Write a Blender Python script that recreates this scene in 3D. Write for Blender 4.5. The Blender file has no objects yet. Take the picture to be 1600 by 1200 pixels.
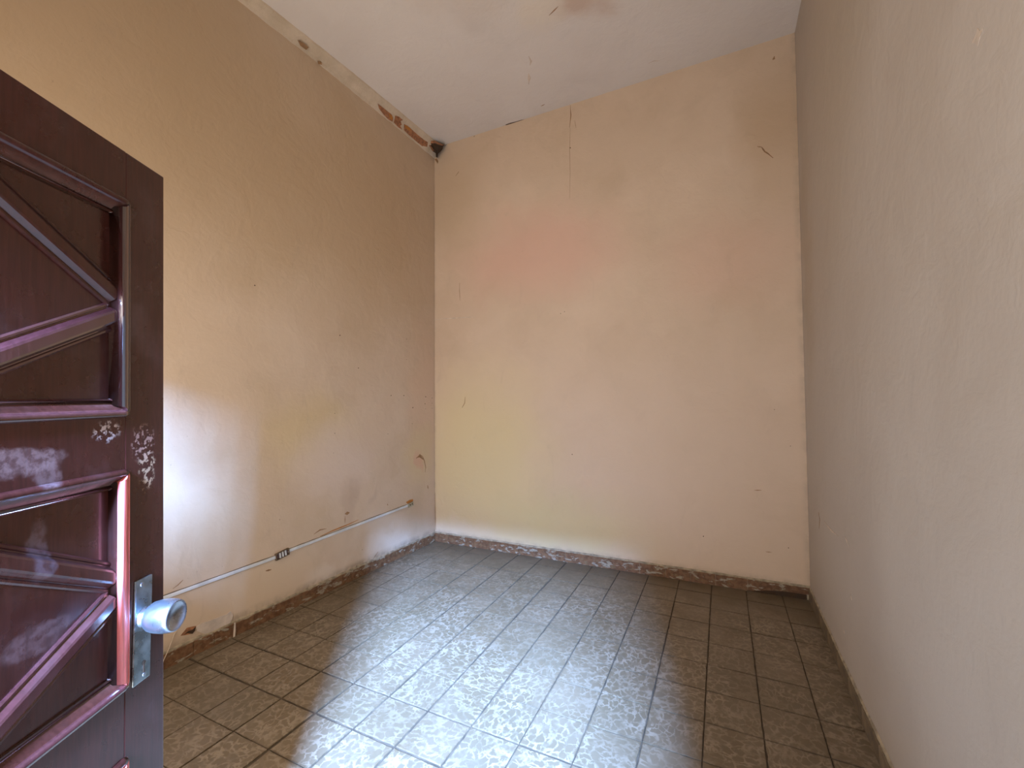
import bpy, bmesh, math, random
from mathutils import Vector, Matrix
random.seed(7)
SC = bpy.context.scene
COL = SC.collection

# ------------------------------------------------------------------ camera, world, lights, exposure
CAM = Vector((1.85670, -1.58126, 1.56332))
RX = Vector((0.90164696, 0.432412, -0.00725389))
UX = Vector((0.01988965, -0.02470606, 0.99949688))
FX = Vector((-0.43201523, 0.9013376, 0.03087666))
FPX = 683.35
cam_d = bpy.data.cameras.new('camera')
cam = bpy.data.objects.new('camera', cam_d)
COL.objects.link(cam)
cam_d.sensor_width = 36
cam_d.sensor_fit = 'HORIZONTAL'
cam_d.lens = 36 * FPX / 1600
cam_d.clip_start = 0.02
m = Matrix((RX, UX, -FX)).transposed().to_4x4()
m.translation = CAM
cam.matrix_world = m
SC.camera = cam

wd = bpy.data.worlds.new('sky')
SC.world = wd
wd.use_nodes = True
bg = wd.node_tree.nodes['Background']
bg.inputs[0].default_value = (0.55, 0.72, 1.0, 1)
bg.inputs[1].default_value = 1.2


def area(name, loc, target, sx, sy, power, col, spread=180):
    l = bpy.data.lights.new(name, 'AREA')
    l.shape = 'RECTANGLE'
    l.size = sx
    l.size_y = sy
    l.energy = power
    l.color = col
    l.spread = math.radians(spread)
    o = bpy.data.objects.new(name, l)
    COL.objects.link(o)
    o.location = loc
    o.rotation_euler = (Vector(target) - Vector(loc)).to_track_quat('-Z', 'Y').to_euler()
    return o


# daylight of the yard beyond the doorway (bluish), seen through doorway and high window
area('daylight', (3.27, -5.3, 4.27), (0.6, 0.9, 0.0), 0.85, 1.15, 12600, (0.27, 0.49, 1.0))
# added warm fill panel by the front wall, standing in for ambient light
area('fill_light', (0.60, -1.66, 1.85), (0.62, 2.0, 2.2), 2.5, 3.0, 99, (1.0, 0.835, 0.66))
SC.view_settings.view_transform = 'Standard'
SC.view_settings.look = 'None'
SC.view_settings.exposure = 0.0
SC.view_settings.gamma = 1.0
SC.view_settings.use_curve_mapping = False


# ------------------------------------------------------------------ helpers
def hit(px, py, n, c):
    """point of the plane n.x = c that the photograph shows at pixel px, py"""
    d = FX * FPX + RX * (px - 800) - UX * (py - 600)
    n = Vector(n)
    return CAM + d * ((c - CAM.dot(n)) / d.dot(n))


def link(name, bm, mats, parent=None, smooth=False):
    bmesh.ops.recalc_face_normals(bm, faces=bm.faces)
    me = bpy.data.meshes.new(name)
    bm.to_mesh(me)
    bm.free()
    if smooth:
        me.polygons.foreach_set('use_smooth', [True] * len(me.polygons))
    for mt in (mats if isinstance(mats, (list, tuple)) else [mats]):
        me.materials.append(mt)
    o = bpy.data.objects.new(name, me)
    COL.objects.link(o)
    if parent:
        o.parent = parent
    return o


def structure(o, label=None, cat=None):
    o['kind'] = 'structure'
    if label:
        o['label'] = label
    if cat:
        o['category'] = cat
    return o


def box(bm, lo, hi, mat=None, bevel=0):
    vs = [bm.verts.new((x, y, z)) for x in (lo[0], hi[0]) for y in (lo[1], hi[1]) for z in (lo[2], hi[2])]
    if mat is not None:
        for v in vs:
            v.co = mat @ v.co
    fs = []
    for f in ((0, 1, 3, 2), (4, 6, 7, 5), (0, 4, 5, 1), (2, 3, 7, 6), (0, 2, 6, 4), (1, 5, 7, 3)):
        fs.append(bm.faces.new([vs[i] for i in f]))
    if bevel:
        es = {e for f in fs for e in f.edges}
        bmesh.ops.bevel(bm, geom=list(es), offset=bevel, segments=2, affect='EDGES', profile=0.6)
    return vs


def prism(bm, pts, off):
    """solid between the polygon pts and the same polygon moved by off"""
    off = Vector(off)
    a = [bm.verts.new(Vector(p)) for p in pts]
    b = [bm.verts.new(Vector(p) + off) for p in pts]
    bm.faces.new(a)
    bm.faces.new(b[::-1])
    n = len(pts)
    for i in range(n):
        bm.faces.new((a[i], b[i], b[(i + 1) % n], a[(i + 1) % n]))


def slab(corners, out):
    """wall panel: inner face given by 4 corners a,b,c,d, thickness outwards"""
    bm = bmesh.new()
    prism(bm, corners, out)
    return bm


def tube(bm, pts, r, seg=8, cap=True):
    pts = [Vector(p) for p in pts]
    rings = []
    for i, p in enumerate(pts):
        t = (pts[min(i + 1, len(pts) - 1)] - pts[max(i - 1, 0)]).normalized()
        a = t.orthogonal().normalized()
        if rings:
            a = (prev - t * prev.dot(t)).normalized()
        prev = a
        b = t.cross(a)
        rings.append([bm.verts.new(p + (a * math.cos(2 * math.pi * k / seg) + b * math.sin(2 * math.pi * k / seg)) * r) for k in range(seg)])
    for i in range(len(rings) - 1):
        for k in range(seg):
            bm.faces.new((rings[i][k], rings[i][(k + 1) % seg], rings[i + 1][(k + 1) % seg], rings[i + 1][k]))
    if cap:
        bm.faces.new(rings[0][::-1])
        bm.faces.new(rings[-1])


def lathe(bm, prof, M, seg=36):
    """prof: (distance along axis, radius); axis is local +X of M"""
    rings = []
    for x, r in prof:
        if r < 1e-6:
            rings.append([bm.verts.new(M @ Vector((x, 0, 0)))])
        else:
            rings.append([bm.verts.new(M @ Vector((x, r * math.cos(2 * math.pi * k / seg), r * math.sin(2 * math.pi * k / seg)))) for k in range(seg)])
    for a, b in zip(rings, rings[1:]):
        for k in range(seg):
            k2 = (k + 1) % seg
            if len(a) == 1 and len(b) == 1:
                continue
            if len(a) == 1:
                bm.faces.new((a[0], b[k2], b[k]))
            elif len(b) == 1:
                bm.faces.new((a[k], a[k2], b[0]))
            else:
                bm.faces.new((a[k], a[k2], b[k2], b[k]))


# ------------------------------------------------------------------ materials
class NT:
    def __init__(self, name):
        self.m = bpy.data.materials.new(name)
        self.m.use_nodes = True
        self.t = self.m.node_tree
        self.b = self.t.nodes['Principled BSDF']

    def n(self, typ, **kw):
        nd = self.t.nodes.new(typ)
        for k, v in kw.items():
            setattr(nd, k, v)
        return nd

    def l(self, a, b):
        self.t.links.new(a, b)

    def val(self, sock, v):
        if hasattr(v, 'is_output'):
            self.l(v, sock)
        else:
            if isinstance(v, tuple) and len(v) == 3 and sock.type == 'RGBA':
                v = (*v, 1)
            sock.default_value = v

    def math(self, op, a, b=0.0, clamp=False):
        nd = self.n('ShaderNodeMath', operation=op, use_clamp=clamp)
        self.val(nd.inputs[0], a)
        self.val(nd.inputs[1], b)
        return nd.outputs[0]

    def vmath(self, op, a, b=(0, 0, 0)):
        nd = self.n('ShaderNodeVectorMath', operation=op)
        self.val(nd.inputs[0], a)
        self.val(nd.inputs[1], b)
        return nd.outputs['Value'] if op in ('LENGTH', 'DOT_PRODUCT', 'DISTANCE') else nd.outputs[0]

    def noise(self, vec, scale, detail=4, rough=0.55, dist=0.0, col=False):
        nd = self.n('ShaderNodeTexNoise')
        self.l(vec, nd.inputs['Vector'])
        nd.inputs['Scale'].default_value = scale
        nd.inputs['Detail'].default_value = detail
        nd.inputs['Roughness'].default_value = rough
        nd.inputs['Distortion'].default_value = dist
        return nd.outputs['Color' if col else 'Fac']

    def rng(self, v, a, b, c=0.0, d=1.0, smooth=True):
        nd = self.n('ShaderNodeMapRange', interpolation_type='SMOOTHSTEP' if smooth else 'LINEAR')
        self.val(nd.inputs[0], v)
        for i, x in enumerate((a, b, c, d)):
            nd.inputs[i + 1].default_value = x
        return nd.outputs[0]

    def mix(self, f, a, b, typ='MIX'):
        nd = self.n('ShaderNodeMix', data_type='RGBA', blend_type=typ)
        self.val(nd.inputs[0], f)
        self.val(nd.inputs[6], a)
        self.val(nd.inputs[7], b)
        return nd.outputs[2]

    def pos(self):
        return self.n('ShaderNodeNewGeometry').outputs['Position']

    def obj(self):
        return self.n('ShaderNodeTexCoord').outputs['Object']

    def bump(self, h, strength=0.3, dist=0.01, normal=None):
        nd = self.n('ShaderNodeBump')
        nd.inputs['Strength'].default_value = strength
        nd.inputs['Distance'].default_value = dist
        self.l(h, nd.inputs['Height'])
        if normal:
            self.l(normal, nd.inputs['Normal'])
        return nd.outputs[0]

    def out(self, col=None, rough=None, normal=None, metal=None, spec=None, coat=None, coatr=None):
        for k, v in (('Base Color', col), ('Roughness', rough), ('Normal', normal), ('Metallic', metal),
                     ('Specular IOR Level', spec), ('Coat Weight', coat), ('Coat Roughness', coatr)):
            if v is not None:
                self.val(self.b.inputs[k], v)
        return self.m


def simple(name, col, rough=0.6, metal=0.0, var=0.25, scale=25, spec=0.5):
    t = NT(name)
    o = t.obj()
    f = t.rng(t.noise(o, scale, 5), 0.3, 0.7)
    c = t.mix(f, tuple(x * (1 - var) for x in col), tuple(min(1, x * (1 + var * .4)) for x in col))
    return t.out(c, t.rng(f, 0, 1, rough * 0.85, min(1, rough * 1.15)), t.bump(t.noise(o, scale * 4, 3), .15, .002), metal, spec)


def blob_mask(t, pw, c, r, edge=0.6):
    d = t.vmath('SUBTRACT', pw, tuple(c))
    d = t.vmath('MULTIPLY', d, tuple(1.0 / x for x in r))
    return t.rng(t.vmath('LENGTH', d), edge, 1.25, 1.0, 0.0)


def wall_material(name, base, dark, light, blobs, corners=(), grime=0.5):
    t = NT(name)
    p = t.pos()
    warp = t.vmath('SCALE', t.vmath('SUBTRACT', t.noise(p, 2.2, 4, col=True), (.5, .5, .5)))
    warp.node.inputs['Scale'].default_value = 0.55
    pw = t.vmath('ADD', p, warp)
    n1 = t.noise(pw, 0.8, 5, 0.6)
    c = t.mix(t.rng(n1, .35, .65), dark, light)
    c = t.mix(t.rng(t.noise(pw, 2.6, 5, 0.6), .3, .7, .25, .85), c, base)
    for (cc, rr, col, s) in blobs:
        c = t.mix(t.math('MULTIPLY', blob_mask(t, pw, cc, rr, 0.25), s), c, col)
    # fine smears and specks of dirt
    st = t.n('ShaderNodeMapping')
    st.inputs['Scale'].default_value = (1.0, 1.0, .35)
    t.l(p, st.inputs['Vector'])
    sm = t.rng(t.noise(st.outputs[0], 7, 6, .65, .6), .58, .8, 0, .35 * grime)
    c = t.mix(sm, c, tuple(x * .6 for x in base))
    sp = t.rng(t.noise(p, 55, 2, .5), .73, .79, 0, .45 * grime)
    c = t.mix(sp, c, tuple(x * .4 for x in base))
    # darker line at the junctions of walls: (axis vector, offset, reach)
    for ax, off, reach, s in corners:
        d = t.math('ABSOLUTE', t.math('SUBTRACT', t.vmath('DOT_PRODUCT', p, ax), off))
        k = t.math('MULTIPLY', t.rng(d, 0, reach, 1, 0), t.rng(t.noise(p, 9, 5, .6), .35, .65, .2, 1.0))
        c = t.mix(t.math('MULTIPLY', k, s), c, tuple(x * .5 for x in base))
    h = t.math('ADD', t.noise(pw, 3.5, 6, .55), t.math('MULTIPLY', t.noise(p, 60, 3, .5), .06))
    t.out(c, t.rng(n1, .3, .7, .62, .8), t.bump(h, .45, .02), spec=.25)
    return t.m


BASE = (0.63, 0.495, 0.365)
M_back = wall_material('back_wall_paint', BASE, (.54, .415, .29), (.69, .55, .415), [
    ((-.45, 2.44, .9), (.9, .5, 1.1), (.66, .55, .30), .75),      # yellower tone by the corner
    ((.5, 2.44, .35), (.9, .5, .35), (.62, .55, .30), .6),
    ((0.2, 2.44, 3.0), (1.0, .5, .55), (.70, .44, .34), .65),     # pinkish patch
    ((1.9, 2.44, 2.7), (.6, .5, .5), (.68, .44, .33), .35),
    ((1.5, 2.44, 1.1), (1.3, .5, 1.2), (.62, .49, .38), .5),
    ((2.3, 2.44, 3.7), (.3, .5, .6), (.50, .36, .23), .6),
    ((-.8, 2.44, 3.7), (.5, .5, .7), (.52, .39, .25), .5),
    ((-.9, 2.44, .16), (.7, .4, .12), (.68, .57, .45), .5),
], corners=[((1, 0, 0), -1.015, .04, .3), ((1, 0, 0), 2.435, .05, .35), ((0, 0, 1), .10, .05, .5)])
M_left = wall_material('left_wall_paint', (.60, .475, .355), (.50, .385, .265), (.66, .54, .425), [
    ((-1.05, 1.3, 3.3), (.5, 1.6, 1.3), (.48, .345, .21), .8),  # this and the next: dimmer light high on the wall, painted as browner tone
    ((-1.05, -.4, 3.6), (.5, 1.4, 1.5), (.45, .325, .20), .85),
    ((-1.05, 2.25, 1.6), (.5, .35, .9), (.64, .46, .33), .5),
    ((-1.05, 2.15, .9), (.5, .25, .35), (.62, .50, .30), .6),
    ((-1.05, .85, 1.3), (.5, .5, .35), (.60, .47, .26), .6),
    ((-1.05, 1.1, 1.05), (.5, .45, .35), (.66, .55, .48), .6),
    ((-1.05, 1.75, .18), (.4, .35, .14), (.70, .62, .53), .7),
    ((-1.05, 1.05, .16), (.4, .25, .11), (.70, .62, .53), .6),
    ((-1.05, 1.25, .66), (.4, .10, .22), (.46, .34, .26), .4),
    ((-1.02, 2.17, .86), (.3, .05, .12), (.62, .36, .27), .6),
    ((-1.05, 1.32, .74), (.3, .07, .16), (.42, .32, .25), .4),
    ((-1.05, 1.55, .72), (.3, .05, .12), (.42, .32, .25), .35),
    ((-1.05, .5, .25), (.4, .5, .2), (.60, .47, .32), .5),
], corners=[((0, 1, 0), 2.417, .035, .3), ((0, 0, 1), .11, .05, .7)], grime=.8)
M_right = wall_material('right_wall_paint', (.47, .415, .355), (.42, .36, .295), (.50, .445, .385), [
    ((2.44, 1.3, 3.5), (.5, .8, 1.4), (.43, .365, .28), .6),
    ((2.44, 2.2, 2.6), (.4, .25, 1.2), (.40, .32, .225), .5),
    ((2.44, 1.8, .5), (.4, .4, .35), (.48, .43, .36), .4),
    ((2.44, .9, .9), (.4, .25, .9), (.43, .37, .31), .45),
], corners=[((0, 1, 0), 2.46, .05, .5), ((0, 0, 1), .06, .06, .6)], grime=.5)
M_ceil = wall_material('ceiling_paint', (.68, .63, .575), (.63, .575, .52), (.72, .67, .62), [
    ((.35, .75, 4.4), (.5, .5, .4), (.60, .51, .42), .5),
    ((1.05, 1.4, 4.42), (.22, .20, .3), (.56, .43, .34), .9),
    ((.75, 1.35, 4.42), (.22, .2, .3), (.72, .64, .53), .8),
    ((.75, .35, 4.4), (.3, .25, .3), (.40, .29, .19), .9),
], grime=.35)
M_front = wall_material('front_wall_paint', BASE, (.54, .41, .28), (.62, .48, .35), [])
M_crack = simple('crack_dark', (.10, .06, .035), .9)
M_crack_brown = simple('crack_brown', (.30, .17, .08), .9)
M_plaster = simple('bare_plaster', (.58, .50, .43), .85, scale=12)
M_plaster_edge = simple('plaster_edge', (.62, .52, .42), .85)
M_hole = simple('hole_dark', (.05, .028, .014), .95)
M_rust = simple('rust_stain', (.42, .17, .035), .9)
M_brick = simple('exposed_brick_earth', (.34, .15, .07), .95, var=.5, scale=40)
M_pvc = simple('trunking_plastic', (.66, .70, .74), .4, var=.2, scale=8)
M_box = simple('outlet_brown', (.10, .055, .05), .5)
M_dark_brown = simple('grime', (.14, .10, .06), .95)  # dark brown of the channel's top line, socket rim and slots
M_metal = simple('brushed_steel', (.36, .44, .48), .3, .95, var=.35, scale=30)
M_knob = simple('satin_aluminium', (.42, .46, .52), .3, .95, var=.15, scale=18)
M_grout = simple('grout', (.085, .062, .04), .95, var=.5, scale=9)


def cove_material():
    t = NT('cove_plaster')
    p = t.pos()
    n = t.noise(p, 5, 6, .65)
    c = t.mix(t.rng(n, .35, .65), (.50, .41, .30), (.60, .50, .38))
    c = t.mix(t.rng(t.noise(p, 16, 5, .6), .6, .75, 0, .6), c, (.38, .25, .15))
    return t.out(c, .85, t.bump(n, .6, .02), spec=.2)


M_cove = cove_material()


def tile_material():
    t = NT('floor_tile_glaze')
    o = t.obj()
    info = t.n('ShaderNodeObjectInfo')
    rnd = info.outputs['Random']
    rot = t.n('ShaderNodeVectorRotate', rotation_type='Z_AXIS')
    t.l(o, rot.inputs['Vector'])
    quarter = t.math('MULTIPLY', t.math('FLOOR', t.math('MULTIPLY', rnd, 3.999)), math.pi / 2)
    t.l(quarter, rot.inputs['Angle'])
    off = t.n('ShaderNodeCombineXYZ')
    t.l(t.math('MULTIPLY', rnd, 37.0), off.inputs[0])
    t.l(t.math('MULTIPLY', rnd, 91.0), off.inputs[1])
    v = t.vmath('ADD', rot.outputs[0], off.outputs[0])
    w = t.vmath('SCALE', t.vmath('SUBTRACT', t.noise(v, 11, 4, .62, .8, col=True), (.5, .5, .5)))
    w.node.inputs['Scale'].default_value = .085
    vw = t.vmath('MULTIPLY', t.vmath('ADD', v, w), (1.0, 1.45, 1.0))
    vo = t.n('ShaderNodeTexVoronoi', feature='DISTANCE_TO_EDGE')
    t.l(vw, vo.inputs['Vector'])
    vo.inputs['Scale'].default_value = 20
    vo.inputs['Randomness'].default_value = .9
    th = t.rng(t.noise(v, 9, 3), .3, .7, .07, .24, smooth=False)
    ratio = t.math('DIVIDE', vo.outputs['Distance'], th)
    vein = t.rng(ratio, .25, 1.0, 1.0, 0.0)
    # breaks in the veins
    vein = t.math('MULTIPLY', vein, t.rng(t.noise(v, 22, 3), .36, .56, .15, 1.0))
    p = t.pos()
    wear = t.rng(t.noise(p, 1.4, 5, .65), .36, .6, .35, 1.0)
    # the strip by the back wall is worn smooth
    sep = t.n('ShaderNodeSeparateXYZ')
    t.l(p, sep.inputs[0])
    back = t.rng(t.math('ADD', sep.outputs[1], t.math('MULTIPLY', t.noise(p, 3, 4), .5)), 2.05, 2.55, 1.0, .12)
    vein = t.math('MULTIPLY', vein, t.math('MULTIPLY', wear, back))
    pale = t.mix(t.rng(t.noise(p, 2.1, 4), .35, .65), (.125, .094, .058), (.160, .122, .080))
    pale = t.mix(t.math('MULTIPLY', rnd, .5), pale, (.12, .095, .06))
    # greener / browner tiles
    c = t.mix(vein, pale, (.245, .20, .145))
    # brown grime film with a shape of its own, fine scratches
    film = t.rng(t.noise(p, 3.1, 6, .7, .8), .5, .75, 0, .55)
    c = t.mix(film, c, (.12, .083, .045))
    # dark dirt along the joints
    s2 = t.n('ShaderNodeSeparateXYZ')
    t.l(o, s2.inputs[0])
    ax = t.math('ABSOLUTE', s2.outputs[0])
    ay = t.math('ABSOLUTE', s2.outputs[1])
    e = t.math('MAXIMUM', ax, ay)
    wob = t.math('MULTIPLY', t.math('SUBTRACT', t.noise(p, 30, 4), .5), .02)
    edge = t.rng(t.math('ADD', e, wob), .112, .126, 0, 1)
    edge = t.math('MULTIPLY', edge, t.rng(t.noise(p, 2.3, 3), .42, .6, .12, .85))
    c = t.mix(edge, c, (.09, .065, .04))
    rimd = t.rng(t.math('ADD', e, t.math('MULTIPLY', wob, .12)), .1215, .1232, 0, .8)
    c = t.mix(rimd, c, (.07, .05, .03))
    spots = t.rng(t.noise(p, 17, 3), .72, .78, 0, .6)
    c = t.mix(spots, c, (.10, .07, .04))
    r = t.rng(t.noise(p, 6, 5), .3, .7, .28, .5)
    r = t.math('MAXIMUM', r, rimd)
    h = t.math('ADD', t.noise(p, 12, 4), t.math('MULTIPLY', vein, .35))
    return t.out(c, r, t.bump(h, .22, .004), spec=.5)


M_tile = tile_material()


def skirting_material():
    t = NT('skirting_tile_worn')
    p = t.pos()
    st = t.n('ShaderNodeMapping')
    st.inputs['Scale'].default_value = (1.0, 1.0, 2.6)
    t.l(p, st.inputs['Vector'])
    n = t.noise(st.outputs[0], 11, 6, .62, .5)
    brown = t.mix(t.rng(t.noise(p, 30, 4), .35, .65), (.115, .055, .027), (.19, .10, .05))
    c = t.mix(t.rng(n, .555, .60), brown, (.30, .27, .21))
    c = t.mix(t.rng(t.noise(st.outputs[0], 24, 5, .6), .56, .66, 0, .75), c, (.17, .13, .07))
    return t.out(c, .55, t.bump(n, .6, .006), spec=.4)


M_skirt = skirting_material()
M_skirt_top = simple('skirting_mortar', (.36, .30, .21), .9, var=.45, scale=22)
M_skirt_dark = simple('skirting_dark', (.17, .125, .075), .9, var=.5, scale=12)


def door_paint(name, base, dust, patches=(), chips=(), rough=.30, coat=.4):
    """patches: boxes in door coordinates (s, z half sizes) of pale tape residue, chips: flaked spots"""
    t = NT(name)
    o = t.obj()
    st = t.n('ShaderNodeMapping')
    st.inputs['Scale'].default_value = (14, 14, 1.2)
    t.l(o, st.inputs['Vector'])
    g = t.noise(st.outputs[0], 9, 5, .6, .4)
    c = t.mix(t.rng(g, .35, .65), tuple(x * .78 for x in base), tuple(x * 1.15 for x in base))
    c = t.mix(t.rng(t.noise(o, 5, 6, .65), .5, .8, 0, dust), c, (.30, .22, .24))
    wob = t.vmath('SCALE', t.vmath('SUBTRACT', t.noise(o, 32, 4, col=True), (.5, .5, .5)))
    wob.node.inputs['Scale'].default_value = .03
    ow = t.vmath('ADD', o, wob)
    for (s, z, rs, rz, col, k) in patches:
        m_ = blob_mask(t, ow, (s, 0, z), (rs, 1, rz), .8)
        m_ = t.math('MULTIPLY', m_, t.rng(t.noise(o, 55, 4, .65), .38, .6, .35, 1.0))
        c = t.mix(t.math('MULTIPLY', m_, k), c, col)
    for (s, z, rs, rz, col, k) in chips:
        m_ = blob_mask(t, ow, (s, 0, z), (rs, 1, rz), .7)
        m_ = t.math('MULTIPLY', m_, t.rng(t.noise(o, 85, 3, .6), .5, .58, 0, 1.0))
        c = t.mix(t.math('MULTIPLY', m_, k), c, col)
    return t.out(c, t.rng(t.noise(o, 12, 4), .3, .7, rough * .8, rough * 1.25), t.bump(g, .10, .002), spec=.45, coat=coat, coatr=.09)


MAROON = (.038, .0088, .0075)
M_door = door_paint('door_maroon_gloss', MAROON, .16,
                    patches=[(.310, 1.462, .072, .022, (.24, .165, .17), .6), (.268, 1.432, .022, .026, (.22, .15, .155), .5),
                             (.27, 1.33, .022, .05, (.14, .10, .13), .4)],
                    chips=[(.050, 1.41, .022, .05, (.42, .30, .20), .8), (.15, 1.50, .03, .02, (.5, .42, .42), .8),
                           (.06, 1.47, .03, .04, (.42, .26, .22), .6)])
M_panel = door_paint('door_panel_maroon', (.036, .0095, .007), .12,
                     patches=[(.27, 1.30, .020, .05, (.14, .11, .14), .45), (.265, 1.15, .055, .025, (.18, .12, .13), .35)])
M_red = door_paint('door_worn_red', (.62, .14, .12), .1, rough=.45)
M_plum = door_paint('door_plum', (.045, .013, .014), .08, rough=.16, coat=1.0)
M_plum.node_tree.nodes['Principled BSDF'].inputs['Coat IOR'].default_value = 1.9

# ------------------------------------------------------------------ room shell
XL0, XL1 = -1.163, -1.007      # left wall at front and back
XR = 2.438
YB0, YB1 = 2.417, 2.460        # back wall at left and right corner
YF = -1.76
H = 4.6


def left_x(y):
    return XL1 + (y - YB0) * (XL1 - XL0) / (YB0 - YF)


def back_y(x):
    return YB0 + (x - XL1) * (YB1 - YB0) / (XR - XL1)


def ceil_z(x):
    return 4.38 + .07 * (x + .91) / 3.36


nl = Vector((1, -(XL1 - XL0) / (YB0 - YF), 0)).normalized()
cl = nl.dot(Vector((XL1, YB0, 0)))
nb = Vector(((YB1 - YB0) / (XR - XL1), -1, 0)).normalized()
cb = nb.dot(Vector((XL1, YB0, 0)))


def on_left(px, py, off=0.0):
    return hit(px, py, nl, cl + off)


def on_back(px, py, off=0.0):
    return hit(px, py, nb, cb + off)


def on_right(px, py, off=0.0):
    return hit(px, py, (-1, 0, 0), -XR + off)


def on_ceil(px, py, off=0.0):
    n = Vector((.07 / 3.36, 0, -1))
    c = n.dot(Vector((-.91, 0, 4.38)))
    return hit(px, py, n, c + off)


wl = structure(link('wall_left', slab([(XL0, YF, -.05), (XL1, YB0, -.05), (XL1, YB0, H), (XL0, YF, H)], (-.18, 0, 0)), M_left))
wb = structure(link('wall_back', slab([(XL1 - .18, YB0 - .002, -.05), (XR + .18, YB1 + .002, -.05), (XR + .18, YB1 + .002, H), (XL1 - .18, YB0 - .002, H)], (0, .18, 0)), M_back))
wr = structure(link('wall_right', slab([(XR, YF, -.05), (XR, YB1, -.05), (XR, YB1, H), (XR, YF, H)], (.18, 0, 0)), M_right))
bm = bmesh.new()
prism(bm, [(XL0 - .18, YF - .2, ceil_z(XL0 - .18)), (XR + .18, YF - .2, ceil_z(XR + .18)), (XR + .18, YB1 + .18, ceil_z(XR + .18)), (XL0 - .18, YB1 + .18, ceil_z(XL0 - .18))], (0, 0, .15))
ceil = structure(link('ceiling', bm, M_ceil))
# front wall (behind the camera) with the doorway and a small high window
DX0, DX1, DZ = 1.05, 2.20, 2.16
WX0, WX1, WZ0, WZ1 = -.06, .52, 1.84, 2.38
bm = bmesh.new()
for x0, x1, z0, z1 in ((XL0 - .18, WX0, -.05, H), (WX0, WX1, -.05, WZ0), (WX0, WX1, WZ1, H), (WX1, DX0, -.05, H), (DX0, DX1, DZ, H), (DX1, XR + .18, -.05, H)):
    box(bm, (x0, YF - .16, z0), (x1, YF, z1))
structure(link('wall_front', bm, M_front))

bm = bmesh.new()
box(bm, (WX0, YF - .10, WZ0), (WX0 + .03, YF - .06, WZ1))
box(bm, (WX1 - .03, YF - .10, WZ0), (WX1, YF - .06, WZ1))
box(bm, (WX0 + .03, YF - .10, WZ0), (WX1 - .03, YF - .06, WZ0 + .03))
box(bm, (WX0 + .03, YF - .10, WZ1 - .03), (WX1 - .03, YF - .06, WZ1))
win = structure(link('window_1', bm, simple('window_iron', (.09, .07, .06), .5)))
for k in range(8):  # unseen slats, added to dim the daylight patch on the left wall
    bm = bmesh.new()
    x = WX0 + .03 + (k + .5) * (WX1 - WX0 - .06) / 8
    box(bm, (x - .018, YF - .085, WZ0 + .03), (x + .018, YF - .075, WZ1 - .03))
    link('dimming_slat', bm, bpy.data.materials['window_iron'], win)

# ------------------------------------------------------------------ floor: bed and tiles
bm = bmesh.new()
prism(bm, [(XL0 - .18, YF - .2, -.006), (XR + .18, YF - .2, -.006), (XR + .18, YB1 + .18, -.006), (XL0 - .18, YB1 + .18, -.006)], (0, 0, -.1))
floor = structure(link('floor', bm, M_grout))
S = .25


def clip_poly(poly, n, c):
    out = []
    for i in range(len(poly)):
        a, b = poly[i], poly[(i + 1) % len(poly)]
        da, db = a.dot(n) - c, b.dot(n) - c
        if da >= 0:
            out.append(a)
        if (da >= 0) != (db >= 0):
            out.append(a + (b - a) * (da / (da - db)))
    return out


wide_x = {0: .0060, 1: .0050, 2: .0045, 3: .0036, -1: .0040, 6: .002, 7: .0022, 8: .002, 4: .0018, 5: .0018}
wide_y = {0: .0062, 1: .0056, 2: .002, 3: .0015}
for i in range(-5, 10):
    for j in range(-7, 10):
        gx0, gx1 = wide_x.get(i, .0010), wide_x.get(i + 1, .0010)
        gy0, gy1 = wide_y.get(j, .0010), wide_y.get(j + 1, .0010)
        jx, jy = random.uniform(-.0012, .0012), random.uniform(-.0012, .0012)
        rect = [Vector((i * S + gx0, j * S + gy0)), Vector(((i + 1) * S - gx1, j * S + gy0)), Vector(((i + 1) * S - gx1, (j + 1) * S - gy1)), Vector((i * S + gx0, (j + 1) * S - gy1))]
        rect = [q + Vector((jx, jy)) for q in rect]
        rect = clip_poly(rect, nl.xy, cl + .004)
        rect = clip_poly(rect, nb.xy, cb + .004) if rect else rect
        rect = clip_poly(rect, Vector((-1, 0)), -XR + .004) if rect else rect
        rect = clip_poly(rect, Vector((0, 1)), YF) if rect else rect
        if len(rect) < 3:
            continue
        if max(q.x for q in rect) - min(q.x for q in rect) < .008 or max(q.y for q in rect) - min(q.y for q in rect) < .008:
            continue
        cx, cy = (i + .5) * S, (j + .5) * S
        # worn outline
        near = cy < 2.0
        pts = []
        for a, b in zip(rect, rect[1:] + rect[:1]):
            k = max(1, int((b - a).length / (.03 if near else .12)))
            d = (b - a)
            nrm = Vector((-d.y, d.x)).normalized() if d.length > 0 else Vector((0, 0))
            for q in range(k):
                w = random.uniform(0, .0022) * (1 if random.random() < .8 else 2.0) if q else .001
                pts.append(a + d * (q / k) + nrm * w)
        cen = Vector((cx, cy))
        tx, ty = random.uniform(-.003, .003), random.uniform(-.003, .003)
        z0 = random.uniform(-.0006, .0006)
        bm = bmesh.new()
        top, rim, bot = [], [], []
        mc = sum(pts, Vector((0, 0))) / len(pts)
        for q in pts:
            u = q - cen
            inn = u + (mc - q).normalized() * .0013
            zz = z0 + tx * u.x + ty * u.y
            top.append(bm.verts.new((inn.x, inn.y, zz)))
            rim.append(bm.verts.new((u.x, u.y, zz - .0007)))
            bot.append(bm.verts.new((u.x, u.y, -.0075)))
        bm.faces.new(top)
        nn = len(pts)
        for q in range(nn):
            r2 = (q + 1) % nn
            bm.faces.new((top[q], rim[q], rim[r2], top[r2]))
            bm.faces.new((rim[q], bot[q], bot[r2], rim[r2]))
        o = link('tile', bm, M_tile, floor)
        o.location = (cx, cy, 0)

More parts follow.
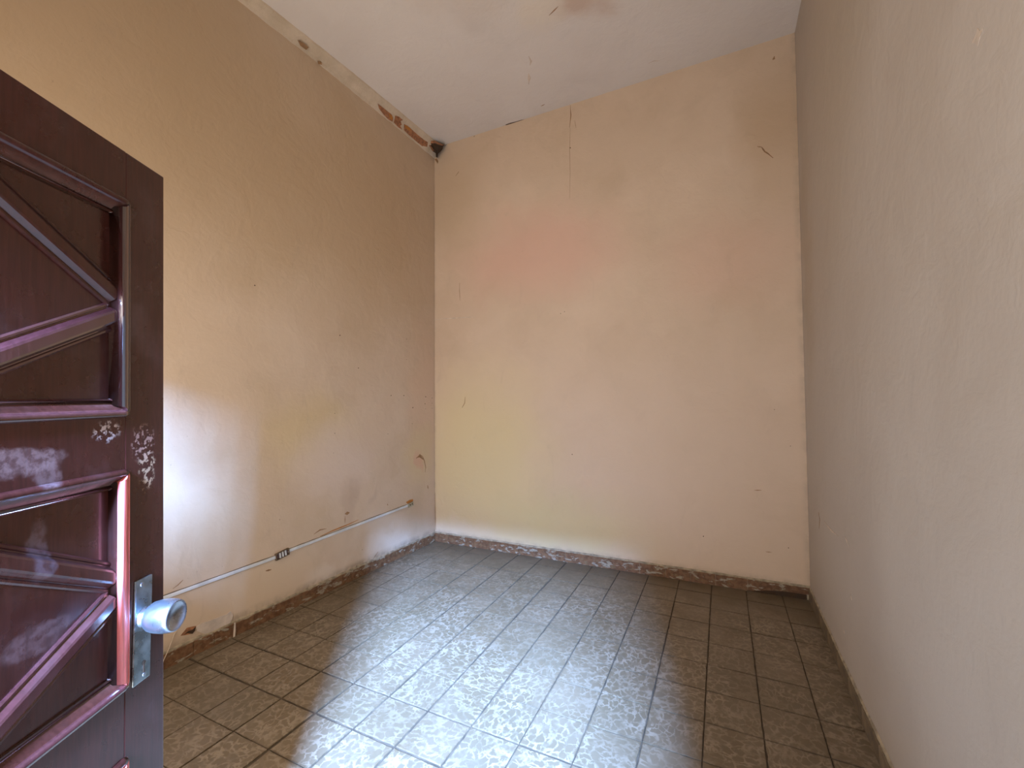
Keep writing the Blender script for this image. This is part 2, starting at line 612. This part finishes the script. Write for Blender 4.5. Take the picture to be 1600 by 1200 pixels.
# ------------------------------------------------------------------ skirting tiles
def skirting(name, A, B, n, cuts, height, thick, mats, wave=.004, dark_gap=()):
    """A, B on the wall foot, n into the room; cuts: joint positions along the wall"""
    A, B, n = Vector(A), Vector(B), Vector(n)
    L = (B - A).length
    d = (B - A) / L
    bm = bmesh.new()
    # rough mortar bed with an uneven top ledge
    N = int(L / .06)
    rows = []
    for k in range(N + 1):
        s = L * k / N
        h = height + random.uniform(-wave, wave) * .6 + .006
        t_ = thick * .55
        rows.append([bm.verts.new(A + d * s + n * t_ + Vector((0, 0, -.006))), bm.verts.new(A + d * s + n * t_ + Vector((0, 0, h - .002))),
                     bm.verts.new(A + d * s + n * (t_ - .003) + Vector((0, 0, h + .003))), bm.verts.new(A + d * s - n * .004 + Vector((0, 0, h + .008 + random.uniform(0, wave)))),
                     bm.verts.new(A + d * s - n * .004 + Vector((0, 0, -.006)))])
    for a, b in zip(rows, rows[1:]):
        for q in range(4):
            bm.faces.new((a[q], b[q], b[q + 1], a[q + 1]))
    bm.faces.new(rows[0])
    bm.faces.new(rows[-1][::-1])
    root = structure(link(name, bm, M_skirt_top))
    cuts = [0] + sorted(c for c in cuts if .01 < c < L - .01) + [L]
    for a, b in zip(cuts, cuts[1:]):
        g = .0016
        k = max(2, int((b - a) / .03))
        lo, hi = [], []
        lift = 0
        for q in range(k + 1):
            s = a + g + (b - a - 2 * g) * q / k
            z = 0
            for (g0, g1, zz) in dark_gap:
                if g0 < s < g1:
                    z = zz * math.sin(math.pi * min(1, (s - g0) / (g1 - g0) * .75)) ** .7
            lo.append((s, z + random.uniform(0, .0015)))
            hi.append((s, height - random.uniform(0, wave)))
        bm = bmesh.new()
        mid = (a + b) / 2
        org = A + d * mid

        def P(s, z, t):
            return A + d * s + n * t + Vector((0, 0, z)) - org
        fl = [bm.verts.new(P(s, z, thick)) for s, z in lo]
        fh = [bm.verts.new(P(s, z - .003, thick)) for s, z in hi]
        fb = [bm.verts.new(P(s, z, thick - .003)) for s, z in hi]
        bb = [bm.verts.new(P(s, z, .001)) for s, z in hi]
        bl = [bm.verts.new(P(s, z, .001)) for s, z in lo]
        loops = [fl, fh, fb, bb, bl]
        for u in range(5):
            p_, q_ = loops[u], loops[(u + 1) % 5]
            for w in range(k):
                bm.faces.new((p_[w], p_[w + 1], q_[w + 1], q_[w]))
        bm.faces.new([lp[0] for lp in loops])
        bm.faces.new([lp[-1] for lp in loops][::-1])
        o = link('skirting_tile', bm, mats, root)
        o.location = org
    return root


FBL = Vector((XL1, YB0, 0))
FBR = Vector((XR, YB1, 0))
bc = [(on_back(px, 870 + (px - 800) * .12) - FBL).length for px in (704, 741, 765, 812, 836, 872, 884, 928.5, 949, 1000, 1040, 1079, 1118, 1168, 1222)]
skirting('baseboard_back', FBL, FBR, nb, bc, .092, .014, M_skirt, dark_gap=[(3.05, 3.50, .040)])
FNL = Vector((XL0, YF, 0))
lc = [(on_left(px, py) - FNL).length for px, py in ((663, 850), (640, 862), (605, 880), (570, 900), (534, 915), (497, 935), (470, 950), (430, 965), (395, 985), (364, 1000), (333, 1015), (300, 1030))]
Ll = (FBL - FNL).length
y = min(lc) - .25
while y > 0:
    lc.append(y)
    y -= .25
skirting('baseboard_left', FNL + nl * 0, FBL, nl, lc, .088, .013, M_skirt, wave=.006)
FNR = Vector((XR, YF, 0))
rc = [k * .25 + .06 for k in range(1, 17)]
skirting('baseboard_right', FNR, FBR, Vector((-1, 0, 0)), rc, .085, .012, M_skirt_dark, wave=.006)
# dark sheet standing in for the shade under the lifted back skirting near the right corner
bm = bmesh.new()
q = [FBL + (FBR - FBL).normalized() * s for s in (3.05, 3.42)]
prism(bm, [q[0] + nb * .009 + Vector((0, 0, -.005)), q[1] + nb * .009 + Vector((0, 0, -.005)), q[1] + nb * .009 + Vector((0, 0, .05)), q[0] + nb * .009 + Vector((0, 0, .03))], nb * .002)
link('hollow_shade', bm, M_hole, bpy.data.objects['baseboard_back'])

# ------------------------------------------------------------------ cove between left wall and ceiling
def cz_low(y):
    return 4.305 - .045 * max(0, (y - .9) / 1.5)


def ctop(y):
    # upper edge on the ceiling
    a = on_ceil(409, 0)
    b = on_ceil(550, 112)
    c = on_ceil(690, 228)
    if y < b.y:
        f = (y - a.y) / (b.y - a.y)
        return a.x + (b.x - a.x) * max(f, -1.2)
    f = (y - b.y) / (c.y - b.y)
    return b.x + (c.x - b.x) * f


bm = bmesh.new()
rows = []
N = 90
YE = YB0 + .01
for k in range(N + 1):
    y = YF + (YE - YF) * k / N
    x0 = left_x(y)
    xt = max(ctop(y), x0 + .03)
    r = lambda a: random.uniform(-a, a)
    zt = ceil_z(xt)
    zl = cz_low(y) + r(.004)
    rows.append([bm.verts.new((x0 - .01, y, zl - .004)), bm.verts.new((x0 + .006, y, zl)), bm.verts.new((x0 + .020 + r(.002), y, zl + .018)),
                 bm.verts.new(((x0 + xt) / 2 + .008 + r(.003), y, (zl + zt) / 2 + r(.003))),
                 bm.verts.new((xt - .006, y, zt - .012 + r(.002))), bm.verts.new((xt + r(.002), y, zt + .002)), bm.verts.new((x0 - .01, y, zt + .002))])
for a, b in zip(rows, rows[1:]):
    for q in range(7):
        bm.faces.new((a[q], a[(q + 1) % 7], b[(q + 1) % 7], b[q]))
bm.faces.new(rows[0])
bm.faces.new(rows[-1][::-1])
cove = structure(link('trim_1', bm, M_cove, smooth=False))


def patch(name, pts, n, mat, parent, thick=.004, back=.002):
    """thin ragged flake lying on a surface; pts are points on the surface in order"""
    bm = bmesh.new()
    n = Vector(n).normalized()
    prism(bm, [Vector(p) - n * back for p in pts], n * (thick + back))
    return link(name, bm, mat, parent)


# broken stretches of the cove where the red earth shows (flat flakes on its face)
def on_cove(px, py, off=.004):
    a = Vector((left_x(1.5) + .018, 1.5, cz_low(1.5) + .015))
    b = Vector((ctop(1.5), 1.5, ceil_z(ctop(1.5))))
    c = Vector((ctop(2.4), 2.4, ceil_z(ctop(2.4))))
    n = (b - a).cross(c - a).normalized()
    if n.dot(CAM - a) < 0:
        n = -n
    return hit(px, py, n, n.dot(a) + off + .008), n


def cove_patch(name, pix, mat, off=.004):
    pn = [on_cove(x, y, off) for x, y in pix]
    return patch(name, [p for p, n in pn], pn[0][1], mat, cove, .003, .012)


def z4(px, py):
    return (560 + px * 160 / 1477, 130 + py * 130 / 1200)


cove_patch('broken_patch', [z4(*q) for q in ((285, 300), (350, 350), (430, 415), (480, 455), (497, 500), (490, 555), (430, 520), (370, 460), (310, 380))], M_brick)
cove_patch('broken_patch', [z4(*q) for q in ((535, 470), (585, 485), (640, 530), (605, 545), (625, 600), (600, 610), (630, 670), (570, 630), (515, 570), (530, 520))], M_brick)
cove_patch('broken_patch', [z4(*q) for q in ((660, 590), (740, 640), (850, 740), (950, 820), (1000, 850), (985, 960), (860, 860), (720, 740), (660, 680))], M_brick)
cove_patch('broken_patch', [z4(*q) for q in ((664, 598), (715, 620), (760, 665), (735, 680), (680, 655))], M_rust, .007)
cove_patch('broken_patch', [z4(*q) for q in ((440, 440), (478, 460), (494, 500), (484, 540), (450, 500))], M_rust, .007)
cove_patch('rust_spot', [(466, 63), (474, 67), (482, 74), (478, 78), (470, 72)], M_crack_brown)
cove_patch('rust_spot', [(497, 96), (502, 97), (503, 101), (498, 100)], M_crack_brown)
# rotten hole in the corner: ragged crumbling rim around a dark hollow
bm = bmesh.new()
pn = [z4(*q) for q in ((985, 850), (1030, 832), (1100, 830), (1170, 862), (1215, 885), (1250, 880), (1222, 915), (1215, 950), (1180, 990), (1150, 1015), (1140, 1075), (1120, 1070), (1115, 1010), (1070, 980), (1040, 930))]
nn = (CAM - Vector((-.93, 2.36, 4.3))).normalized()
cc = nn.dot(Vector((-.935, 2.365, 4.32))) + .065
rim = [hit(x, y, nn, cc) for x, y in pn]
cen = sum(rim, Vector()) / len(rim)
outer = [bm.verts.new(p) for p in rim]
mid = [bm.verts.new(cen + (p - cen) * .72 - nn * .012 + Vector((random.uniform(-.004, .004), 0, random.uniform(-.004, .004)))) for p in rim]
inn = [bm.verts.new(cen + (p - cen) * .35 - nn * .03) for p in rim]
bk = [bm.verts.new(p - nn * .10) for p in rim]
K = len(rim)
for k in range(K):
    k2 = (k + 1) % K
    f1 = bm.faces.new((outer[k], outer[k2], mid[k2], mid[k]))
    f1.material_index = 1 if k in (0, 1, 2, 3, 4, 13, 14) else 0
    bm.faces.new((mid[k], mid[k2], inn[k2], inn[k]))
    bm.faces.new((outer[k], bk[k], bk[k2], outer[k2]))
bm.faces.new(inn)
bm.faces.new(bk[::-1])
link('rotten_hole', bm, [M_hole, M_brick], cove)
patch('crack', [on_back(x, y) for x, y in [z4(*q) for q in ((1100, 1100), (1130, 1085), (1150, 1120), (1145, 1160), (1125, 1130))]], nb, M_crack_brown, wb)


# ------------------------------------------------------------------ cracks, nail holes and flakes
def ribbon(name, pix, surf, n, w, mat, parent, jag=.4):
    """a crack: thin ragged strip along the wall"""
    P = []
    for (a, b) in zip(pix, pix[1:]):
        for f in (0, .5):
            P.append((a[0] + (b[0] - a[0]) * f, a[1] + (b[1] - a[1]) * f))
    P.append(pix[-1])
    pts = [surf(*q) for q in P]
    n = Vector(n).normalized()
    L, R_ = [], []
    for i, p in enumerate(pts):
        t = (pts[min(i + 1, len(pts) - 1)] - pts[max(0, i - 1)]).normalized()
        s = t.cross(n).normalized()
        ww = w * (1 - .75 * abs(2 * i / (len(pts) - 1) - 1)) * random.uniform(1 - jag, 1 + jag)
        L.append(p + s * ww / 2)
        R_.append(p - s * ww / 2)
    return patch(name, L + R_[::-1], n, mat, parent, .0012, .001)


def nail(px, py, surf, n, r, parent, mat=None):
    p = surf(px, py)
    n = Vector(n).normalized()
    M = Matrix.Translation(p) @ n.to_track_quat('X', 'Z').to_matrix().to_4x4()
    bm = bmesh.new()
    lathe(bm, [(-.002, 0), (-.002, r), (.0015, r * .9), (.003, r * .45), (.003, 0)], M, 8)
    return link('nail_hole', bm, mat or M_crack, parent)


for (x, y, r) in ((531, 524, .006), (560, 575, .005), (635, 530, .005), (635, 562, .004), (611, 618, .006), (631, 618, .006), (645, 637, .007),
                  (665, 620, .007), (675, 622, .005), (664, 631, .006), (665, 639, .004), (675, 630, .004), (675, 638, .004), (523, 646, .004), (523, 677, .004), (521, 708, .003), (398, 446, .005),
                  (644, 662, .004), (623, 625, .003), (606, 678, .004), (437, 812, .003), (566, 859, .003)):
    nail(x, y, on_left, nl, r, wl)
for (x, y, r) in ((891, 231, .006), (876, 490, .004), (882, 487, .004), (894, 710, .005), (679, 652, .005), (741, 213, .005), (1232, 856, .004), (1099, 838, .005), (1235, 697, .003), (1210, 640, .003)):
    nail(x, y, on_back, nb, r, wb)

rb = lambda pix, w, mat=M_crack_brown: ribbon('crack', pix, on_back, nb, w, mat, wb)
rl = lambda pix, w, mat=M_crack_brown: ribbon('crack', pix, on_left, nl, w, mat, wl)
rr = lambda pix, w, mat=M_crack_brown: ribbon('crack', pix, on_right, (-1, 0, 0), w, mat, wr)
rc_ = lambda pix, w, mat=M_crack_brown: ribbon('crack', pix, on_ceil, (0, 0, -1), w, mat, ceil)
rb([(1183, 229), (1190, 230), (1195, 237), (1200, 240), (1208, 247)], .012)
rb([(727, 620), (726, 630), (722, 637)], .010)
rb([(891, 164), (892, 180), (890, 200)], .010, M_crack_brown)
rb([(891, 200), (890, 235), (891, 270), (890, 310)], .0035, M_crack_brown)
rb([(680, 500), (692, 498), (712, 497), (745, 495)], .012, M_plaster_edge)
rb([(718, 442), (718, 455), (719, 470)], .005)
rb([(712, 275), (717, 268)], .008)
rb([(1190, 766), (1178, 766)], .006)
rb([(1196, 862), (1206, 863)], .006)
rb([(898, 188), (900, 200)], .004)
rb([(1210, 88), (1209, 92), (1207, 94)], .014)
rb([(677, 380), (678, 430), (676, 470)], .010)
rb([(677, 420), (676, 432)], .016, M_crack)
rb([(680, 770), (680, 800), (681, 828)], .010)
rl([(655, 710), (660, 713), (663, 720), (665, 730), (664, 738)], .012)
rl([(650, 716), (656, 712), (661, 718)], .03, M_crack_brown)
rl([(539, 803), (546, 801)], .022, M_crack_brown)
rl([(539, 806), (539, 818)], .005, M_crack_brown)
rl([(490, 835), (500, 828), (510, 826)], .008)
rl([(270, 920), (278, 914), (286, 906)], .006)
rl([(415, 892), (424, 890)], .012)
rl([(556, 889), (558, 884)], .03, M_crack)
rl([(584, 872), (588, 866), (591, 862)], .006)
rl([(668, 758), (669, 764)], .01)
rl([(605, 787), (606, 790)], .008)
rr([(1279, 800), (1281, 812), (1280, 826)], .012)
rr([(1320, 838), (1327, 854)], .012, M_plaster_edge)
rr([(1329, 928), (1331, 938)], .010, M_plaster_edge)
rr([(1318, 984), (1320, 990)], .014, M_plaster_edge)
rr([(1288, 815), (1300, 830), (1310, 838)], .012, M_plaster_edge)
rr([(1536, 47), (1528, 58), (1520, 66)], .030, M_plaster_edge)
rc_([(790, 195), (806, 191), (824, 186)], .030, M_crack)
rc_([(958, 147), (968, 142), (984, 137), (1000, 132)], .022, M_brick)
rc_([(826, 88), (830, 96), (828, 102)], .014, M_plaster_edge)
rc_([(826, 115), (827, 122), (826, 132)], .020, M_plaster_edge)
rc_([(858, 24), (866, 16), (872, 10)], .010)
rc_([(845, 166), (851, 163)], .008)
rc_([(1013, 99), (1022, 95), (1030, 95)], .010, M_plaster_edge)

# bare plaster repair low on the left wall, and the red hole beside it
patch('plaster_patch', [on_left(x, y) for x, y in ((306, 979), (316, 973), (330, 969), (344, 963), (354, 960), (360, 955), (364, 962), (360, 972), (352, 982), (340, 986), (330, 992), (318, 990), (308, 986))], nl, M_plaster, wl, .004)
patch('plaster_patch', [on_left(x, y) for x, y in ((282, 993), (288, 986), (292, 981), (300, 979), (306, 978), (304, 985), (298, 990), (290, 992))], nl, M_brick, wl, .0045)
patch('plaster_patch', [on_left(x, y) for x, y in ((286, 992), (292, 989), (300, 990), (304, 985), (305, 979), (300, 984), (293, 986))], nl, M_hole, wl, .006)
patch('plaster_patch', [on_left(x, y) for x, y in ((369, 978), (372, 976), (376, 978), (371, 981))], nl, M_hole, wl)
patch('plaster_patch', [on_left(x, y) for x, y in ((380, 975), (384, 973), (386, 975), (381, 977))], nl, M_hole, wl)
patch('plaster_patch', [on_left(x, y) for x, y in ((420, 953), (427, 949), (431, 950), (424, 955))], nl, M_hole, wl)
patch('plaster_patch', [on_left(x, y) for x, y in ((362, 1003), (364, 1003), (366, 985), (366, 972), (364, 974), (363, 985))], nl, M_plaster, wl, .016)

# ------------------------------------------------------------------ cable trunking on the left wall
root = bpy.data.objects.new('cable_trunking', None)
COL.objects.link(root)
root['label'] = 'thin white plastic cable trunking fixed low along the left wall'
root['category'] = 'cable trunking'
pA = on_left(257, 933.5)
pB = on_left(430, 870.5)
pC = on_left(449, 861)
pD = on_left(636, 790)
wdir = Vector((nl.y * -1, nl.x, 0))


def trunk(a, b, name):
    bm = bmesh.new()
    d = (b - a).normalized()
    up = nl.cross(d).normalized()
    if up.z < 0:
        up = -up
    hh, th = .0105, .011
    prof = [(-hh, -.001), (-hh, th - .003), (-hh + .003, th), (hh - .003, th), (hh, th - .003), (hh, -.001)]
    ra = [bm.verts.new(a + up * u + nl * v) for u, v in prof]
    rb_ = [bm.verts.new(b + up * u + nl * v) for u, v in prof]
    n_ = len(prof)
    for k in range(n_):
        bm.faces.new((ra[k], ra[(k + 1) % n_], rb_[(k + 1) % n_], rb_[k]))
    bm.faces.new(ra)
    bm.faces.new(rb_[::-1])
    link(name, bm, M_pvc, root)
    bm = bmesh.new()
    pts = []
    N_ = 24
    for k in range(N_ + 1):
        pts.append(a.lerp(b, k / N_) + up * (hh + .004 + random.uniform(-.0015, .002)))
    low = [a + up * hh, b + up * hh]
    prism(bm, [low[0]] + pts + [low[1]], nl * .0015)
    link('dark_line', bm, M_dark_brown, root)  # thin dark strip along the channel's upper edge


far = pA + (pA - pB).normalized() * 1.5
far = far + nl * (cl - nl.dot(far))
trunk(far, pB, 'channel')
trunk(pC, pD, 'channel')
# open socket carrier in the middle
c0 = (pB + pC) / 2
d = (pC - pB).normalized()
up = nl.cross(d).normalized()
if up.z < 0:
    up = -up
Mx = Matrix((d, up, nl)).transposed().to_4x4()
Mx.translation = c0
bm = bmesh.new()
hl = (pC - pB).length / 2 + .004
box(bm, (-hl, -.024, -.001), (hl, .024, .006), Mx, .002)
sk = link('socket_carrier', bm, M_box, root)
bm = bmesh.new()
for s0, s1, v in ((-hl, hl, .021), (-hl, hl, -.024)):
    box(bm, (s0, v, .006), (s1, v + .004, .018), Mx)
box(bm, (-hl, -.024, .006), (-hl + .004, .024, .018), Mx)
box(bm, (hl - .004, -.024, .006), (hl, .024, .018), Mx)
o = link('rim', bm, M_dark_brown, sk)
for s in (-.018, .004, .026):
    bm = bmesh.new()
    box(bm, (s - .0045, -.019, .006), (s + .0045, .019, .017), Mx, .0015)
    link('socket_module', bm, M_pvc, sk)
# end box near the corner with rust above it
pE = on_left(641, 788)
Mx.translation = pE
bm = bmesh.new()
box(bm, (-.035, -.022, -.001), (.035, .020, .014), Mx, .003)
eb = link('end_box', bm, simple('old_box', (.40, .37, .27), .7, var=.5, scale=60), root)
for s in (-.014, .014):
    bm = bmesh.new()
    box(bm, (s - .007, -.008, .013), (s + .007, .008, .016), Mx, .001)
    link('slot', bm, M_dark_brown, eb)
patch('rust_mark', [on_left(x, y) for x, y in ((634, 785), (640, 781), (645, 780), (645, 783), (637, 787))], nl, M_rust, root, .003)
ribbon('rust_mark', [(500, 838), (520, 829), (545, 819), (560, 812)], on_left, nl, .012, M_rust, root)

# thin loose wire by the door, left wall
bm = bmesh.new()
tube(bm, [on_left(x, y, .006 + .004 * k) for k, (x, y) in enumerate(((275, 986), (272, 992), (268, 1003), (262, 1018), (256, 1031), (252, 1042)))], .0022, 6)
w = link('loose_wire', bm, M_plaster_edge)
w['label'] = 'short pale loose wire hanging down the left wall just behind the door knob'
w['category'] = 'wire'

# ------------------------------------------------------------------ door leaf
dn = Vector((.8855, .465, 0)).normalized()          # face normal towards the camera
ds = Vector((.465, -.8855, 0)).normalized()         # from free edge to hinge
P0 = Vector((.65449, -1.00627, 0))
DW, DH, DT = .82, 2.10, .036
MD = Matrix((ds, -dn, Vector((0, 0, 1)))).transposed().to_4x4()   # local x = s, y = into the door, z = up
MD.translation = P0
door = bpy.data.objects.new('door_1', None)
COL.objects.link(door)
MD = MD @ Matrix.Translation((0, 0, DH)) @ Matrix.Rotation(math.radians(-.95), 4, 'X') @ Matrix.Translation((0, 0, -DH))   # the leaf has sagged a little out of plumb
door.matrix_world = MD
structure(door, 'glossy dark maroon panelled wooden door standing open at the left', 'door')


def dlink(name, bm, mats, parent=None, smooth=False):
    return link(name, bm, mats, parent or door, smooth)


def dbox(name, s0, s1, z0, z1, y0=0.0, y1=DT, mat=None, bevel=.0025):
    bm = bmesh.new()
    box(bm, (s0, y0, z0), (s1, y1, z1), None, bevel)
    return dlink(name, bm, mat or M_door)


OS0, OS1 = .098, DW - .098
PANELS = [(1.527, 1.997), (.957, 1.418), (.26, .823)]
dbox('stile', 0, OS0 + .010, 0.008, DH)
dbox('stile', OS1 - .010, DW, 0.008, DH)
zs = [DH] + [v for p in PANELS for v in (p[1], p[0])] + [.008]
for k in range(0, len(zs), 2):
    dbox('rail', OS0 + .010, OS1 - .010, zs[k + 1] - (.010 if k + 1 < len(zs) - 1 else 0), zs[k] + (.010 if k else 0), .0004, DT - .0004, bevel=.0008)

# moulding profile: u measured inwards from the outer edge, v out of the face (towards -y)
def bead(u0, w, v0, h, k=7):
    return [(u0 + w * (1 - math.cos(math.pi * q / k)) / 2, v0 + h * math.sin(math.pi * q / k)) for q in range(k + 1)]


PROF_H = [(0, -.0185), (0, .001)] + bead(.001, .0135, .002, .006) + [(.017, .0005), (.030, -.013)] + bead(.0305, .0095, -.0135, .0045, 6) + [(.041, -.0185)]
PROF_V = [(0, -.0185), (0, .001)] + bead(.001, .0065, .002, .003, 5) + bead(.008, .0205, .002, .0075, 9) + [(.0285, .0), (.032, -.0175), (.0335, -.0185)]
CH = .014


def moulding(path, inward, mat, PROF, wear=None):
    """sweep PROF along a 2D path in (s, z); inward: direction of the profile per path point"""
    bm = bmesh.new()
    rings = []
    for (s, z), (nx, nz) in zip(path, inward):
        rings.append([bm.verts.new((s + nx * u, -v, z + nz * u)) for u, v in PROF])
    n_ = len(PROF)
    for a, b in zip(rings, rings[1:]):
        for k in range(n_):
            f = bm.faces.new((a[k], a[(k + 1) % n_], b[(k + 1) % n_], b[k]))
            u, v = PROF[k]
            if v < .0015 and k > 2:
                f.material_index = 1
    bm.faces.new(rings[0])
    bm.faces.new(rings[-1][::-1])
    o = dlink('moulding', bm, [mat, M_panel])
    o.data.polygons.foreach_set('use_smooth', [len(p.vertices) == 4 for p in o.data.polygons])
    return o


BARPROF = [(-.029, -.0175), (-.029, -.013), (-.026, -.0105), (-.0225, -.0105), (-.0205, -.0125), (-.0185, -.012), (-.012, -.003), (-.008, -.0012), (.008, -.0012), (.012, -.003),
           (.0185, -.012), (.0205, -.0125), (.0225, -.0105), (.026, -.0105), (.029, -.013), (.029, -.0175)]


def bar(a, b, mat, wscale=1.0):
    a, b = Vector(a), Vector(b)
    d_ = (b - a).normalized()
    nrm = Vector((-d_.y, d_.x))
    bm = bmesh.new()
    rings = []
    for p in (a, b):
        rings.append([bm.verts.new((p.x + nrm.x * u * wscale, -v, p.y + nrm.y * u * wscale)) for u, v in BARPROF])
    n_ = len(BARPROF)
    for k in range(n_):
        bm.faces.new((rings[0][k], rings[0][(k + 1) % n_], rings[1][(k + 1) % n_], rings[1][k]))
    bm.faces.new(rings[0])
    bm.faces.new(rings[1][::-1])
    return dlink('diagonal_bar', bm, mat)


for pi_, (z0, z1) in enumerate(PANELS):
    bm = bmesh.new()
    box(bm, (OS0 + .006, .016, z0 + .006), (OS1 - .006, DT - .008, z1 - .006))
    dlink('panel', bm, M_panel)
    c = CH
    i2 = 1 / math.sqrt(2)
    ia = (1, .42)
    # corner points (chamfered) with inward directions
    A1, A1n = (OS0, z0 + c), (1, .35)
    A2, A2n = (OS0 + c, z0), (.35, 1)
    B1, B1n = (OS1 - c, z0), (-.35, 1)
    B2, B2n = (OS1, z0 + c), (-1, .35)
    C1, C1n = (OS1, z1 - c), (-1, -.35)
    C2, C2n = (OS1 - c, z1), (-.35, -1)
    D1, D1n = (OS0 + c, z1), (.35, -1)
    D2, D2n = (OS0, z1 - c), (1, -.35)
    em = ((OS0 + .004, z0 + .004), (.72, .72))
    em2 = ((OS0 + .004, z1 - .004), (.72, -.72))
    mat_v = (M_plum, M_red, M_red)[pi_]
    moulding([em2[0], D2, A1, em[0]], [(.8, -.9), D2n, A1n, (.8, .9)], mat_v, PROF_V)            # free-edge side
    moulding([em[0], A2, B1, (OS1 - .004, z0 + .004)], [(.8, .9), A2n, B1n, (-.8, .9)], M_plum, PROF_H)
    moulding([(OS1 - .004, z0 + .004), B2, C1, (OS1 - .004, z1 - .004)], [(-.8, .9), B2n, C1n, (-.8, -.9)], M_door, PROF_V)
    moulding([(OS1 - .004, z1 - .004), C2, D1, em2[0]], [(-.8, -.9), C2n, D1n, (.8, -.9)], M_door, PROF_H)
    x0, xm, x1 = OS0 + .026, DW / 2, OS1 - .026
    zu, zl, ku, kl = ((1.785, 1.742, .555, -.50), (1.197, 1.150, .52, -.50), (.565, .520, .52, -.5))[pi_]
    up_, dn_ = zu + ku * (xm - x0), zl + kl * (xm - x0)
    bar((x0, zu), (xm, up_), M_panel)
    bar((x0, zl), (xm, dn_), M_plum)
    bar((x1, zu), (xm, up_), M_panel)
    bar((x1, zl), (xm, dn_), M_plum)

# lock plate with knob, keyhole and screws
bm = bmesh.new()
pts = [(.063, 1.178), (.020, 1.178), (.020, .926), (.063, .926)]
SH = Matrix.Translation((.066, 0, 1.055)) @ Matrix.Rotation(math.radians(-1.8), 4, 'Y') @ Matrix.Translation((-.066, 0, -1.055))
box(bm, (.043, -.0048, .952), (.089, -.0002, 1.172), SH, .0018)
plate = dlink('lock_plate', bm, M_metal)
MK = Matrix(((0, 1, 0, .064), (-1, 0, 0, 0), (0, 0, 1, 1.088), (0, 0, 0, 1)))
bm = bmesh.new()
lathe(bm, [(.004, 0), (.004, .021), (.007, .0205), (.010, .0165), (.016, .0155), (.0175, .0200), (.020, .0265), (.026, .0305), (.038, .0335), (.054, .0350), (.067, .0342), (.0745, .0325),
           (.0760, .0305), (.0735, .0265), (.067, .013), (.0655, 0)], MK, 40)
kb = link('knob', bm, M_knob, plate, True)
for z in (.964, 1.160):
    bm = bmesh.new()
    lathe(bm, [(.0045, 0), (.0045, .005), (.006, .004), (.0065, 0)], Matrix.Translation((.066 - .064 + (z - 1.055) * .031, 0, z - 1.088)) @ MK, 12)
    link('screw', bm, M_knob, plate)
bm = bmesh.new()
lathe(bm, [(.0045, 0), (.0054, .0048), (.0058, 0)], Matrix.Translation((0, 0, .990 - 1.088)) @ MK, 14)
box(bm, (.062, -.0057, .968), (.066, -.0045, .990))
link('keyhole', bm, M_hole, plate)
